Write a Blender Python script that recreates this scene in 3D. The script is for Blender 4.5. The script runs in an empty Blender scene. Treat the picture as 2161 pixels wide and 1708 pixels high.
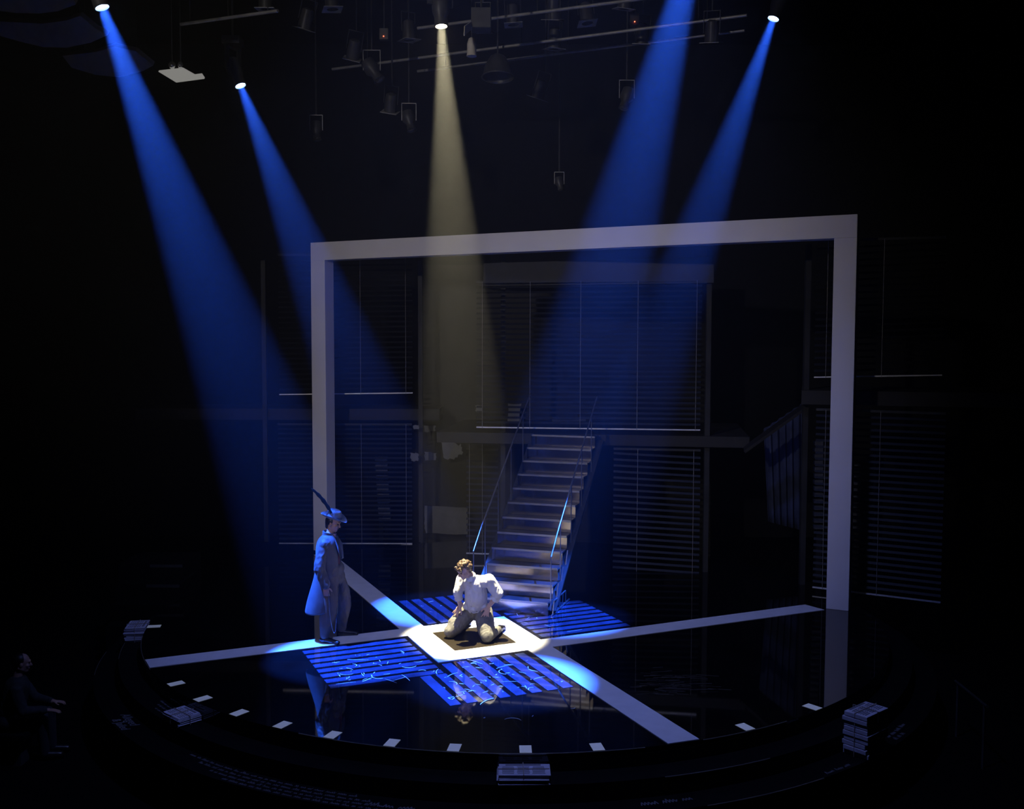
import bpy, bmesh, math, random
from mathutils import Vector, Matrix, noise
V = Vector
rnd = random.Random(7)
scn = bpy.context.scene
C = scn.collection

# ------------------------------------------------------------------ camera
CAM = V((0.546, -14.114, 4.246)); PITCH = 0.06077; FPX = 2092.93; PX, PY = 1080.5, 854.0
cam = bpy.data.cameras.new('camera'); cam_o = bpy.data.objects.new('camera', cam); C.objects.link(cam_o)
cam.sensor_fit = 'HORIZONTAL'; cam.sensor_width = 36.0; cam.lens = 36.0 * FPX / 2161.0
cam_o.location = CAM; cam_o.rotation_euler = (math.pi / 2 - PITCH, -0.0022, 0)
cam.clip_end = 200
scn.camera = cam_o

def ray(x, y):
    a, b = (x - PX) / FPX, -(y - PY) / FPX
    cp, sp = math.cos(PITCH), math.sin(PITCH)
    return V((a, cp + b * sp, -sp + b * cp))
def at(x, y, Y):            # the place at depth Y that is seen there
    d = ray(x, y); return CAM + d * ((Y - CAM.y) / d.y)
def fl(x, y, z=0.0):        # the place on a level floor of height z
    d = ray(x, y); return CAM + d * ((z - CAM.z) / d.z)

# ------------------------------------------------------------------ world, exposure
w = bpy.data.worlds.new('world'); scn.world = w; w.use_nodes = True
w.node_tree.nodes['Background'].inputs[0].default_value = (0.0, 0.0, 0.0, 1)
w.node_tree.nodes['Background'].inputs[1].default_value = 0.0
vs = scn.view_settings
vs.view_transform = 'Standard'; vs.look = 'None'; vs.gamma = 1.0; vs.use_curve_mapping = False
vs.exposure = 0.0
scn.cycles.use_denoising = True; scn.cycles.use_light_tree = False
scn.cycles.sample_clamp_indirect = 4.0
scn.cycles.max_bounces = 4; scn.cycles.diffuse_bounces = 2; scn.cycles.glossy_bounces = 3; scn.cycles.use_adaptive_sampling = True; scn.cycles.adaptive_threshold = .05; scn.cycles.volume_bounces = 0
scn.cycles.transparent_max_bounces = 12

# pinwheel frame of the floor painting: u right, v back, unit = side of the square
S = 1.69; YAW = 0.42017; cY, sY = math.cos(YAW), math.sin(YAW)
def uv(u, v, z=0.0): return V((S * (u * cY - v * sY), S * (u * sY + v * cY), z))

# ------------------------------------------------------------------ stage lights
BLUE = (0.022, 0.12, 1.0)
WARM = (1.0, 0.90, 0.58)
LAMPS = [  # lamp place, aim, colour, power, cone (deg), blend
    ('blue', at(215, 20, -.8), uv(-1.12, -.10), BLUE, 62000, 14.2, .45),
    ('blue', at(507, 184, 3.0), uv(.10, 1.0), BLUE, 36000, 14.6, .55),
    ('warm', at(930, 58, .9), uv(.0, .0), WARM, 27000, 13.6, .45),
    ('blue', at(1630, 40, 2.2), uv(.98, .25), BLUE, 48000, 12.6, .7),
    ('blue', at(1490, -215, -1.2), uv(-.22, -1.12), BLUE, 72000, 13.4, .6),
]
def spot(name, loc, aim, col, power, cone, blend, radius=.06):
    l = bpy.data.lights.new(name, 'SPOT'); o = bpy.data.objects.new(name, l); C.objects.link(o)
    l.energy = power; l.color = col; l.spot_size = math.radians(cone); l.spot_blend = blend
    l.shadow_soft_size = radius
    o.location = loc; o.rotation_euler = (aim - loc).to_track_quat('-Z', 'Y').to_euler()
    return o
# unseen fill spots, added: dim neutral from the front, weak blue over the stage
spot('front_fill', V((-8.5, -19.0, 9.5)), V((.3, 4.0, 4.8)), (1.0, .93, .90), 3900, 37, 1.0, .25)
spot('wash_fill', V((0.8, -5.6, 11.6)), V((0.6, 0.6, 0)), (.24, .32, 1.0), 1900, 72, .9, .25)

# ------------------------------------------------------------------ materials
MATS = {}
def M(name, col, rough=.5, metal=0.0, var=.12, scale=6.0, bump=0.0, bscale=40.0, spec=.5, coat=0.0, sheen=0.0, stretch=None):
    if name in MATS: return MATS[name]
    m = bpy.data.materials.new(name); m.use_nodes = True; nt = m.node_tree; n = nt.nodes; L = nt.links
    b = n['Principled BSDF']
    tc = n.new('ShaderNodeTexCoord'); src = tc.outputs['Object']
    if stretch:
        mp = n.new('ShaderNodeMapping'); mp.inputs['Scale'].default_value = stretch; L.new(src, mp.inputs[0]); src = mp.outputs[0]
    nz = n.new('ShaderNodeTexNoise'); nz.inputs['Scale'].default_value = scale; nz.inputs['Detail'].default_value = 5
    L.new(src, nz.inputs['Vector'])
    cr = n.new('ShaderNodeValToRGB')
    cr.color_ramp.elements[0].position = .3; cr.color_ramp.elements[1].position = .7
    cr.color_ramp.elements[0].color = (*[c * (1 - var) for c in col], 1)
    cr.color_ramp.elements[1].color = (*[min(1, c * (1 + var)) for c in col], 1)
    L.new(nz.outputs[0], cr.inputs[0]); L.new(cr.outputs[0], b.inputs['Base Color'])
    b.inputs['Roughness'].default_value = rough; b.inputs['Metallic'].default_value = metal
    b.inputs['Specular IOR Level'].default_value = spec
    if coat: b.inputs['Coat Weight'].default_value = coat; b.inputs['Coat Roughness'].default_value = .03
    if sheen: b.inputs['Sheen Weight'].default_value = sheen
    if bump:
        n2 = n.new('ShaderNodeTexNoise'); n2.inputs['Scale'].default_value = bscale; n2.inputs['Detail'].default_value = 4
        L.new(src, n2.inputs['Vector'])
        bp = n.new('ShaderNodeBump'); bp.inputs['Strength'].default_value = bump; bp.inputs['Distance'].default_value = .01
        L.new(n2.outputs[0], bp.inputs['Height']); L.new(bp.outputs[0], b.inputs['Normal'])
    MATS[name] = m; return m
def EM(name, col, s):
    if name in MATS: return MATS[name]
    m = bpy.data.materials.new(name); m.use_nodes = True; b = m.node_tree.nodes['Principled BSDF']
    b.inputs['Base Color'].default_value = (.05, .05, .05, 1)
    b.inputs['Emission Color'].default_value = (*col, 1); b.inputs['Emission Strength'].default_value = s
    MATS[name] = m; return m

M('stage_black', (.0035, .0035, .004), .035, var=.3, scale=2.0, spec=.5)
M('white_paint', (.80, .79, .78), .4, var=.05, scale=5.0)
M('frame_white', (.78, .75, .76), .55, var=.05, scale=1.2)
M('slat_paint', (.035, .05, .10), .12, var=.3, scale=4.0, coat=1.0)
M('black_cloth', (.006, .006, .006), .95, var=.3, spec=.1)
M('black_wall', (.008, .008, .008), .9, var=.3, spec=.15)
M('step_black', (.003, .003, .003), .7, var=.4, spec=.12)
M('edge_metal', (.55, .5, .42), .3, metal=.8)
M('glint_pale', (.75, .78, .8), .5, var=.2)  # pale colour standing in for lamp glints on the scuffs
M('tape', (.72, .76, .76), .7, var=.06)
_b = MATS['tape'].node_tree.nodes['Principled BSDF']; _b.inputs['Emission Color'].default_value = (.8, .9, .88, 1); _b.inputs['Emission Strength'].default_value = .075   # glow-in-the-dark stage tape
M('steel', (.40, .35, .31), .15, metal=1.0, var=.12, scale=3, bump=.015, bscale=30, stretch=(1, 1, 6))
M('steel_dark', (.03, .03, .032), .4, var=.3, spec=.3)
M('mat_brown', (.020, .0148, .0085), .3, var=.3, scale=3)
M('tube_metal', (.5, .5, .52), .28, metal=.9)
M('nosing_metal', (.40, .40, .42), .3, metal=.85)
M('alu', (.72, .72, .74), .4, metal=.3)
M('cord', (.26, .25, .24), .8)
M('blind_slat', (.007, .007, .0075), .45, metal=.0, var=.3, scale=1.5, spec=.15)
M('set_dark', (.008, .007, .006), .7, var=.4, scale=2)
M('set_brown', (.009, .008, .007), .7, var=.35, scale=2)
M('set_grey', (.02, .02, .02), .7, var=.3, scale=2)
M('paper', (.16, .16, .16), .8, var=.2, scale=3)
M('pier_stone', (.06, .06, .065), .85, var=.3)
M('curtain_blue', (.03, .04, .10), .85, var=.4, scale=3)
M('rig_black', (.06, .06, .06), .45, var=.3, spec=.5)
M('rig_grey', (.5, .49, .47), .5, var=.2, metal=.2)
M('pipe_grey', (.5, .49, .47), .45, var=.2, metal=.4)
M('cream', (.65, .60, .52), .55)
M('panel_brown', (.62, .52, .44), .8, var=.1)
M('newsprint', (.52, .51, .58), .85, var=.12, scale=8)
M('ink', (.16, .16, .18), .8)
M('string', (.35, .30, .24), .8)
M('floor_ink', (.16, .16, .17), .8)
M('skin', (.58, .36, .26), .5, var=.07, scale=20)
M('skin_darker', (.46, .27, .19), .5, var=.07, scale=20)  # darker skin tone of the standing man and the spectator
M('lip', (.42, .17, .14), .45)
M('eye_dark', (.02, .015, .012), .2)
M('hair_brown', (.095, .055, .028), .5, var=.5, scale=28, bump=.6, bscale=90)
M('hair_black', (.012, .009, .008), .45, var=.4, scale=30)
M('shirt_white', (.74, .73, .74), .75, var=.04, bump=.25, bscale=18)
M('trouser_grey', (.15, .14, .125), .85, var=.18, bump=.3, bscale=22)
M('belt', (.02, .018, .016), .4)
M('shoe', (.014, .012, .011), .3, var=.2)
M('sole', (.22, .18, .14), .6)
M('coat', (.055, .052, .058), .62, var=.25, scale=9, bump=.25, bscale=14, sheen=.15)
M('pants_taupe', (.095, .08, .07), .85, var=.2, bump=.25, bscale=16)
M('hat_felt', (.09, .105, .125), .75, var=.12, sheen=.2)
M('hat_band', (.03, .035, .05), .5)
M('feather', (.004, .004, .004), .9, spec=.05)
M('shirt_pink', (.62, .36, .42), .6)
M('tie_red', (.16, .018, .03), .5)
M('chain', (.8, .78, .7), .25, metal=1.0)
M('jacket_dark', (.03, .032, .03), .85)
M('jeans_dark', (.03, .03, .035), .85)
EM('lens_blue', (.35, .6, 1.0), 14.0)
EM('lens_warm', (1.0, .86, .58), 16.0)
for _n in ('lens_blue', 'lens_warm'):
    _t = MATS[_n].node_tree; _e = _t.nodes.new('ShaderNodeEmission'); _s = _t.nodes['Principled BSDF']
    _e.inputs[0].default_value = _s.inputs['Emission Color'].default_value[:]; _e.inputs[1].default_value = _s.inputs['Emission Strength'].default_value
    _g = _t.nodes.new('ShaderNodeBsdfTransparent'); _a = _t.nodes.new('ShaderNodeAddShader')
    _t.links.new(_e.outputs[0], _a.inputs[0]); _t.links.new(_g.outputs[0], _a.inputs[1]); _t.links.new(_a.outputs[0], _t.nodes['Material Output'].inputs['Surface'])
EM('led_red', (1.0, .12, .05), 5.0)
EM('sign_glow', (.9, .88, .82), .24)
M('glass_bulb', (.85, .85, .85), .12, metal=.9)

# ------------------------------------------------------------------ mesh helpers
def basis(z, hint=V((0, 0, 1))):
    z = z.normalized()
    if abs(z.dot(hint)) > .98: hint = V((1, 0, 0))
    x = hint.cross(z).normalized(); y = z.cross(x)
    return x, y, z
class MB:
    def __init__(s): s.v = []; s.f = []; s.smooth = False
    def add(s, vs_, fs):
        k = len(s.v); s.v += [tuple(p) for p in vs_]; s.f += [tuple(i + k for i in f) for f in fs]; return s
    def box(s, c, size, mat=None):
        c = V(c); h = V(size) / 2
        pts = [V((x * h.x, y * h.y, z * h.z)) for x in (-1, 1) for y in (-1, 1) for z in (-1, 1)]
        if mat: pts = [mat @ p for p in pts]
        return s.add([c + p for p in pts], [(0, 1, 3, 2), (4, 6, 7, 5), (0, 4, 5, 1), (2, 3, 7, 6), (0, 2, 6, 4), (1, 5, 7, 3)])
    def bar(s, a, b, wd, th, up=V((0, 0, 1))):      # box along a-b
        a, b = V(a), V(b); x, y, z = basis(b - a, up); L = (b - a).length
        m = Matrix((x, y, z)).transposed()
        return s.box((a + b) / 2, (wd, th, L), m)
    def slab(s, poly, off):                          # polygon (3-D points) extruded by off
        n = len(poly); off = V(off); a = [V(p) for p in poly]; b = [p + off for p in a]
        return s.add(a + b, [tuple(range(n))[::-1], tuple(range(n, 2 * n))] + [(i, (i + 1) % n, n + (i + 1) % n, n + i) for i in range(n)])
    def tube(s, pts, r, n=8, caps=True):
        pts = [V(p) for p in pts]; m = len(pts); k = len(s.v); hint = V((0, 0, 1)); px = None
        for i, p in enumerate(pts):
            t = (pts[min(i + 1, m - 1)] - pts[max(i - 1, 0)])
            x, y, z = basis(t, hint if px is None else hint)
            if px is not None:
                x = (px - z * px.dot(z)).normalized(); y = z.cross(x)
            px = x
            ri = r[i] if isinstance(r, (list, tuple)) else r
            for j in range(n):
                a = 2 * math.pi * j / n; s.v.append(tuple(p + (x * math.cos(a) + y * math.sin(a)) * ri))
        for i in range(m - 1):
            for j in range(n):
                s.f.append((k + i * n + j, k + i * n + (j + 1) % n, k + (i + 1) * n + (j + 1) % n, k + (i + 1) * n + j))
        if caps:
            s.f.append(tuple(k + j for j in range(n))[::-1]); s.f.append(tuple(k + (m - 1) * n + j for j in range(n)))
        s.smooth = True; return s
    def lathe(s, prof, o, axis, n=24, closed=False, sx=1.0, sy=1.0, hint=V((0, 0, 1))):   # prof [(r, h)] about axis from o
        o = V(o); x, y, z = basis(V(axis), hint); k = len(s.v); m = len(prof)
        for r, h in prof:
            for j in range(n):
                a = 2 * math.pi * j / n; s.v.append(tuple(o + z * h + (x * math.cos(a) * sx + y * math.sin(a) * sy) * r))
        for i in range(m if closed else m - 1):
            i2 = (i + 1) % m
            for j in range(n):
                s.f.append((k + i * n + j, k + i * n + (j + 1) % n, k + i2 * n + (j + 1) % n, k + i2 * n + j))
        if not closed:
            if prof[0][0] > 1e-6: s.f.append(tuple(k + j for j in range(n))[::-1])
            if prof[-1][0] > 1e-6: s.f.append(tuple(k + (m - 1) * n + j for j in range(n)))
        s.smooth = True; return s
    def cap(s, a, ra, b, rb, n=14, flat=None):       # tapered capsule; flat = (direction, factor) squashes about the axis
        a, b = V(a), V(b); d = b - a; L = max(d.length, 1e-5); x, y, z = basis(d)
        prof = [(ra * math.sin(t), -ra * math.cos(t)) for t in [math.pi / 2 * i / 5 for i in range(0, 5)]] + [(ra, 0)] + \
               [(rb, L)] + [(rb * math.cos(t), L + rb * math.sin(t)) for t in [math.pi / 2 * i / 5 for i in range(1, 6)]]
        k = len(s.v); m = len(prof)
        for r, h in prof:
            r = max(r, 1e-4)
            for j in range(n):
                q = 2 * math.pi * j / n; p = x * math.cos(q) * r + y * math.sin(q) * r
                if flat: p = p - flat[0] * p.dot(flat[0]) * (1 - flat[1])
                s.v.append(tuple(a + z * h + p))
        for i in range(m - 1):
            for j in range(n):
                s.f.append((k + i * n + j, k + i * n + (j + 1) % n, k + (i + 1) * n + (j + 1) % n, k + (i + 1) * n + j))
        s.f.append(tuple(k + j for j in range(n))[::-1]); s.f.append(tuple(k + (m - 1) * n + j for j in range(n)))
        return s
    def ell(s, c, r, ax=None, n=16, m=10):           # ellipsoid; ax = three axes
        c = V(c); ax = ax or (V((1, 0, 0)), V((0, 1, 0)), V((0, 0, 1))); k = len(s.v)
        for i in range(m + 1):
            t = math.pi * i / m; sn = max(math.sin(t), 1e-3)
            for j in range(n):
                q = 2 * math.pi * j / n
                s.v.append(tuple(c + ax[0] * r[0] * sn * math.cos(q) + ax[1] * r[1] * sn * math.sin(q) + ax[2] * r[2] * math.cos(t)))
        for i in range(m):
            for j in range(n):
                s.f.append((k + i * n + j, k + (i + 1) * n + j, k + (i + 1) * n + (j + 1) % n, k + i * n + (j + 1) % n))
        s.f.append(tuple(k + j for j in range(n))); s.f.append(tuple(k + m * n + j for j in range(n))[::-1])
        s.smooth = True; return s
    def build(s, name, mat, parent=None, smooth=None, bevel=0.0):
        me = bpy.data.meshes.new(name); me.from_pydata(s.v, [], s.f)
        bm = bmesh.new(); bm.from_mesh(me)
        bmesh.ops.recalc_face_normals(bm, faces=bm.faces); bm.to_mesh(me); bm.free()
        me.materials.append(MATS[mat])
        sm = s.smooth if smooth is None else smooth
        if sm:
            for p in me.polygons: p.use_smooth = True
        o = bpy.data.objects.new(name, me); C.objects.link(o)
        if sm and hasattr(me, 'set_sharp_from_angle'): me.set_sharp_from_angle(angle=math.radians(50))
        if bevel:
            bv = o.modifiers.new('bevel', 'BEVEL'); bv.width = bevel; bv.segments = 2; bv.limit_method = 'ANGLE'
        if parent: put(o, parent)
        return o
    def blob(s, name, mat, parent=None, voxel=.01, smooth=4, wrinkle=0.0, wscale=9.0):   # fuse all shapes into one continuous surface
        me = bpy.data.meshes.new(name); me.from_pydata(s.v, [], s.f)
        bm = bmesh.new(); bm.from_mesh(me); bmesh.ops.recalc_face_normals(bm, faces=bm.faces); bm.to_mesh(me); bm.free()
        t = bpy.data.objects.new('tmp', me); C.objects.link(t)
        r = t.modifiers.new('r', 'REMESH'); r.mode = 'VOXEL'; r.voxel_size = voxel; r.adaptivity = 0
        if smooth:
            q = t.modifiers.new('s', 'SMOOTH'); q.iterations = smooth; q.factor = .5
        dg = bpy.context.evaluated_depsgraph_get(); dg.update()
        m2 = bpy.data.meshes.new_from_object(t.evaluated_get(dg)); m2.name = name
        bpy.data.objects.remove(t)
        if wrinkle:
            ns = [v.normal.copy() for v in m2.vertices]
            for v, nn in zip(m2.vertices, ns):
                p = v.co * wscale; q = V((p.x, p.y, p.z * .55))
                a = noise.noise(q) ; b = 1 - abs(noise.noise(q * 1.9 + V((3, 1, 7)))) * 2
                v.co += nn * wrinkle * (a * .7 + b * .6)
        m2.materials.clear(); m2.materials.append(MATS[mat])
        for p in m2.polygons: p.use_smooth = True
        o = bpy.data.objects.new(name, m2); C.objects.link(o)
        if parent: put(o, parent)
        return o
def put(o, parent):
    o.parent = parent; o.matrix_parent_inverse = Matrix.Translation(-parent.location) if parent.type == 'EMPTY' else Matrix.Identity(4)
    if parent.type != 'EMPTY' and parent.parent and parent.parent.type == 'EMPTY': o.matrix_parent_inverse = Matrix.Identity(4)
def tag(o, label=None, cat=None, group=None, kind=None):
    if label: o['label'] = label
    if cat: o['category'] = cat
    if group: o['group'] = group
    if kind: o['kind'] = kind
    return o
def thing(name, label, cat, loc, group=None, kind=None):
    o = bpy.data.objects.new(name, None); C.objects.link(o); o.location = loc; o.empty_display_size = .1
    return tag(o, label, cat, group, kind)
def share(src, name, parent, mat=None):          # another object on the same mesh
    o = src.copy(); o.name = name; C.objects.link(o); return o

# ================================================================== SETTING
SC = V((0.601, 1.57, 0)); R1, R2, R3 = 5.619, 5.92, 6.24
def disc(r, z0, z1, n=160):
    return MB().slab([SC + V((r * math.cos(2 * math.pi * i / n), r * math.sin(2 * math.pi * i / n), z0)) for i in range(n)], (0, 0, z1 - z0))
floor = tag(disc(R1, -.2, 0).build('floor', 'stage_black', bevel=.006), 'round glossy black stage floor', None, kind='structure')
step_a = tag(disc(R2, -.4, -.2).build('stage_step', 'step_black'), 'upper black step ring just below the stage edge', None, kind='structure')
step_b = tag(disc(R3, -1.0, -.4).build('stage_step', 'step_black'), 'lower black step ring around the stage', None, kind='structure')
aud = tag(MB().box((0, 0, -1.1), (34, 44, .2)).build('floor_auditorium', 'step_black'), 'black auditorium floor around the stage', None, kind='structure')
tag(MB().box((0, 11.0, 5.5), (34, .2, 12.3)).build('wall_back', 'black_wall'), 'black back wall of the theatre', None, kind='structure')
tag(MB().box((-13.5, 0, 5.5), (.2, 44, 12.3)).build('wall_left', 'black_wall'), 'black left side wall', None, kind='structure')
tag(MB().box((13.5, 0, 5.5), (.2, 44, 12.3)).build('wall_right', 'black_wall'), 'black right side wall', None, kind='structure')
tag(MB().box((0, 0, 12.1), (34, 44, .2)).build('ceiling', 'black_wall'), 'black ceiling above the lighting grid', None, kind='structure')

def arc_edge(r, z, a0, a1, parent, n=30, rad=.006):
    pts = [SC + V((r * math.cos(math.radians(a0 + (a1 - a0) * i / n)), r * math.sin(math.radians(a0 + (a1 - a0) * i / n)), z)) for i in range(n + 1)]
    return MB().tube(pts, rad, 6).build('edge_strip', 'edge_metal', parent)
def ang(P): return math.degrees(math.atan2(P.y - SC.y, P.x - SC.x))
arc_edge(R1, -.004, -115, -76, floor); arc_edge(R1, -.004, -69, -57, floor); arc_edge(R1, -.004, ang(fl(315, 1415)), ang(fl(310, 1345)) , floor)
arc_edge(R2, -.204, -75, -62.5, step_a); arc_edge(R2, -.204, 190.5, 199, step_a)
arc_edge(R3, -.404, -72, -58, step_b); arc_edge(R3, -.404, 189, 199, step_b)

# pinwheel of white floor stripes: each is one side of the centre square plus its run-out to the stage edge
W_ = .2208
def run_to_edge(u0, v0, du, dv):
    t = 0.0
    while (uv(u0 + du * t, v0 + dv * t) - SC).length < R1 - .01 and t < 8: t += .005
    return t
h = .5
def stripe(n, p_in, p_out, d, end_in=None, end_out=None, label='', th=.006):
    # p_in / p_out: start of the inner and outer long edge (u,v); d: direction
    a, b = p_in, p_out
    ti = end_in if end_in else run_to_edge(*a, *d); to = end_out if end_out else run_to_edge(*b, *d)
    poly = [uv(a[0], a[1], .001), uv(a[0] + d[0] * ti, a[1] + d[1] * ti, .001), uv(b[0] + d[0] * to, b[1] + d[1] * to, .001), uv(b[0], b[1], .001)]
    o = MB().slab(poly, (0, 0, th)).build('trim_%d' % n, 'white_paint'); return tag(o, label, None, kind='structure')
stripe(1, (h - W_, h - W_), (h - W_, h), (-1, 0), label='white floor stripe from the centre square to the left stage edge')
stripe(2, (-h + W_, -h + W_) if 0 else (-h + W_, -h), (-h, -h), (0, 1), 4.30, 4.36, 'white floor stripe from the centre square back to the left frame post', .0085)
stripe(3, (-h + W_, -h + W_), (-h + W_, -h), (1, 0), 3.62, 3.66, 'white floor stripe from the centre square to the right frame post')
stripe(4, (h - W_, h), (h, h), (0, -1), label='white floor stripe from the centre square to the front stage edge', th=.0085)
# trims 1 and 4 share the back right corner, 2 and 3 the front left one: pieces abut without overlap

MB().slab([uv(a_, b_, .0008) for a_, b_ in ((-h + W_, -h + W_), (h - W_, -h + W_), (h - W_, h - W_), (-h + W_, h - W_))], (0, 0, .003)).build('centre_panel', 'mat_brown', floor)
# bars painted on the floor, four woven blocks of eight around the square
def rot90(u, v, k): return ((u, v), (v, u), (-u, -v), (-v, -u))[k]
g0, g1, s0, s1 = -1.42, -.545, -.745, .262
per = (s1 - s0) / 8
for k in range(4):
    for i in range(8):
        a = s0 + per * i; b = a + per * .66
        e = -.765 if (k in (1, 3) and i < 2) else g1      # the woven blocks do not overlap at the corner
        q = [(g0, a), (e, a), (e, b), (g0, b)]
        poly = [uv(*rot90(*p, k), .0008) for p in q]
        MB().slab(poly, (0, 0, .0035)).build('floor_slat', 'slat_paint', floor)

# lamp glints on scuffs of the painted bars, put in as pale colour
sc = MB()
def scuff_glint(u, v, L, a, bend, wd):
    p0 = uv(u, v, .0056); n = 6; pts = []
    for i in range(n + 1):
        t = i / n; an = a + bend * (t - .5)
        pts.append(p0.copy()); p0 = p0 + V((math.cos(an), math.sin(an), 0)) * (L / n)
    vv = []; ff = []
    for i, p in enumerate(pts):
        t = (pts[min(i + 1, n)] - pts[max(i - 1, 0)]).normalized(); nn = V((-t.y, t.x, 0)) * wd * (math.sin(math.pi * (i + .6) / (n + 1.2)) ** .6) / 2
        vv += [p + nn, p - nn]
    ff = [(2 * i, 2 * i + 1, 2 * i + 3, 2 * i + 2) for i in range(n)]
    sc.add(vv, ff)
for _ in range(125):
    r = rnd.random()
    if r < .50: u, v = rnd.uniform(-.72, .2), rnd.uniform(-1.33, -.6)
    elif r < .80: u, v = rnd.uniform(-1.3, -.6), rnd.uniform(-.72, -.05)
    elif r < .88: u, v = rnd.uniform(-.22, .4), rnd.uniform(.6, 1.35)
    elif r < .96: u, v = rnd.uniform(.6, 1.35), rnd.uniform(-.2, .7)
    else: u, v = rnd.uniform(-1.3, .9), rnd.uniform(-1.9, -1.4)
    scuff_glint(u, v, rnd.choice((.03, .05, .08, .1, .16, .26)) * rnd.uniform(.7, 1.2), rnd.uniform(0, 6.3), rnd.choice((0, .3, .8, 2.2)) * rnd.choice((-1, 1)), rnd.uniform(.005, .013))
scu = sc.build('scuff_glints', 'glint_pale', floor); scu['kind'] = 'stuff'; scu['label'] = 'lamp glints on scuffs and scratches, painted pale'
# faint warm floor reflection right of the front stripe, painted as brown smears
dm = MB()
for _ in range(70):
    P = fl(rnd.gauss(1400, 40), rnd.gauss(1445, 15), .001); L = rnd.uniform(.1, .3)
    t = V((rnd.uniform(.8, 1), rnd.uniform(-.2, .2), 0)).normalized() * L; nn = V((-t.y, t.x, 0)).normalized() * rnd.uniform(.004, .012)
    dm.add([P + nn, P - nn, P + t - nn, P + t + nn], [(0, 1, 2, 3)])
M('reflection_brown', (.035, .027, .018), .8)  # brown standing in for a warm reflection in the gloss
d = dm.build('reflection_smears', 'reflection_brown', floor); d['kind'] = 'stuff'; d['label'] = 'faint warm reflection painted as brownish smears'

# glow-tape marks along the stage edge
ordn = ['first', 'second', 'third', 'fourth', 'fifth', 'sixth', 'seventh', 'eighth', 'ninth', 'tenth', 'eleventh', 'twelfth']
for i, a in enumerate((-169.4, -140.3, -132.8, -125.3, -118.2, -111.2, -103.9, -96.8, -89.0, -81.1, -62.5, -50.9)):
    t = math.radians(a); rr = V((math.cos(t), math.sin(t), 0)); tt = V((-rr.y, rr.x, 0)); P = SC + rr * 5.515
    hw, hh = .064, .095
    lean = (1 - i / 11) * .05
    o = MB().slab([P + rr * hh * s_ + tt * hw * q_ + V((0, 0, .001)) for s_, q_ in ((-1, -1), (1, -1), (1, 1), (-1, 1))], (0, 0, .003)).build('tape_mark', 'tape')
    tag(o, 'white tape mark on the stage edge, %s from the left' % ordn[i], 'tape mark', 'tape marks along the stage edge')

# ================================================================== WHITE PORTAL FRAME
A_ = V((-3.53, 6.078, 0)); B_ = V((5.927, 1.49, 0)); FH = 6.283; fd = (B_ - A_).normalized(); fn = V((-fd.y, fd.x, 0)) * .30
if fn.y < 0: fn = -fn
pf = thing('portal_frame', 'huge white rectangular portal frame standing diagonally across the stage', 'frame', (A_ + B_) / 2)
PWD = .345
for a, b in ((A_, A_ + fd * PWD), (B_ - fd * PWD, B_)):
    MB().slab([a, b, b + fn, a + fn], (0, 0, FH - .36)).build('post', 'frame_white', pf, bevel=.006)
z0 = V((0, 0, FH - .36))
MB().slab([A_ + z0, B_ + z0, B_ + fn + z0, A_ + fn + z0], (0, 0, .36)).build('top_beam', 'frame_white', pf, bevel=.006)

# ================================================================== STAIRCASE
ST = V((1.118, 1.155, 0)); ph = -.32; sa = V((math.cos(ph), math.sin(ph), 0)); sb = V((-math.sin(ph), math.cos(ph), 0)); SW, RI, RU = 1.22, .213, .276
stz = thing('staircase', 'steel staircase with thin handrails climbing behind the kneeling man', 'staircase', ST)
N = 12
for i in range(N):
    o = ST + sb * RU * i + V((0, 0, RI * i))
    MB().slab([o + V((0, 0, .004)), o - sa * SW + V((0, 0, .004)), o - sa * SW + V((0, 0, RI - .031)), o + V((0, 0, RI - .031))], sb * .012).build('riser', 'steel', stz)
    t = o + V((0, 0, RI - .03)) - sb * .015
    MB().slab([t, t - sa * SW, t - sa * SW + sb * (RU + .012), t + sb * (RU + .012)], (0, 0, .03)).build('tread', 'steel_dark', stz, bevel=.006)
    MB().slab([t - sb * .006, t - sa * SW - sb * .006, t - sa * SW + sb * .012, t + sb * .012], (0, 0, .033)).build('nosing', 'nosing_metal', stz)
for off in (.02, -SW - .02):
    o = ST + sa * off
    MB().bar(o + sb * .10 + V((0, 0, .06)), o + sb * (RU * N) + V((0, 0, RI * N - .1)), .03, .16, up=sa).build('stringer', 'steel_dark', stz)
def onstair(i, off, z): return ST + sa * off + sb * (RU * (i - .5)) + V((0, 0, RI * i + z))
for off in (-.0, -SW):
    s_ = .035 if off == 0 else -.035
    rail = [onstair(.62, off + s_, .80), onstair(1.9, off + s_, .84), onstair(5, off + s_, .84), onstair(11.5, off + s_, .84)]
    MB().tube(rail, .014, 8).build('handrail', 'tube_metal', stz)
    for i in (.62, 2.6, 5.0, 7.5, 10.0):
        q = onstair(i, off + s_, .81)
        MB().tube([onstair(i, off + s_, -.35 if i > 1 else -.05), q], .010, 6).build('baluster', 'tube_metal', stz)
# braced base rail on the right side
b0 = ST + sa * .06 + V((0, 0, .02)); b1 = b0 + sb * 1.05
MB().tube([b0, b1], .014, 6).build('base_rail', 'tube_metal', stz)
c0, c1 = b0 + sb * .12 + V((0, 0, .2)), b0 + sb * .8 + V((0, 0, .2))
MB().tube([c0, c1], .012, 6).build('base_rail', 'tube_metal', stz)
for i in range(5):
    t0, t1 = .05 + .19 * i, .12 + .17 * i
    MB().tube([b0 + sb * t0, b0 + sb * (t1 + .02) + V((0, 0, .2))], .010, 6).build('brace', 'tube_metal', stz)
for i in range(3):
    p0_ = ST + sa * .05 + sb * (.3 + RU * i) + V((0, 0, RI * (i + 1) - .02)); p1_ = p0_ + sb * .12 + V((0, 0, RI * 1.1))
    MB().tube([p0_, p1_], .012, 6).build('brace', 'tube_metal', stz)

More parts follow.
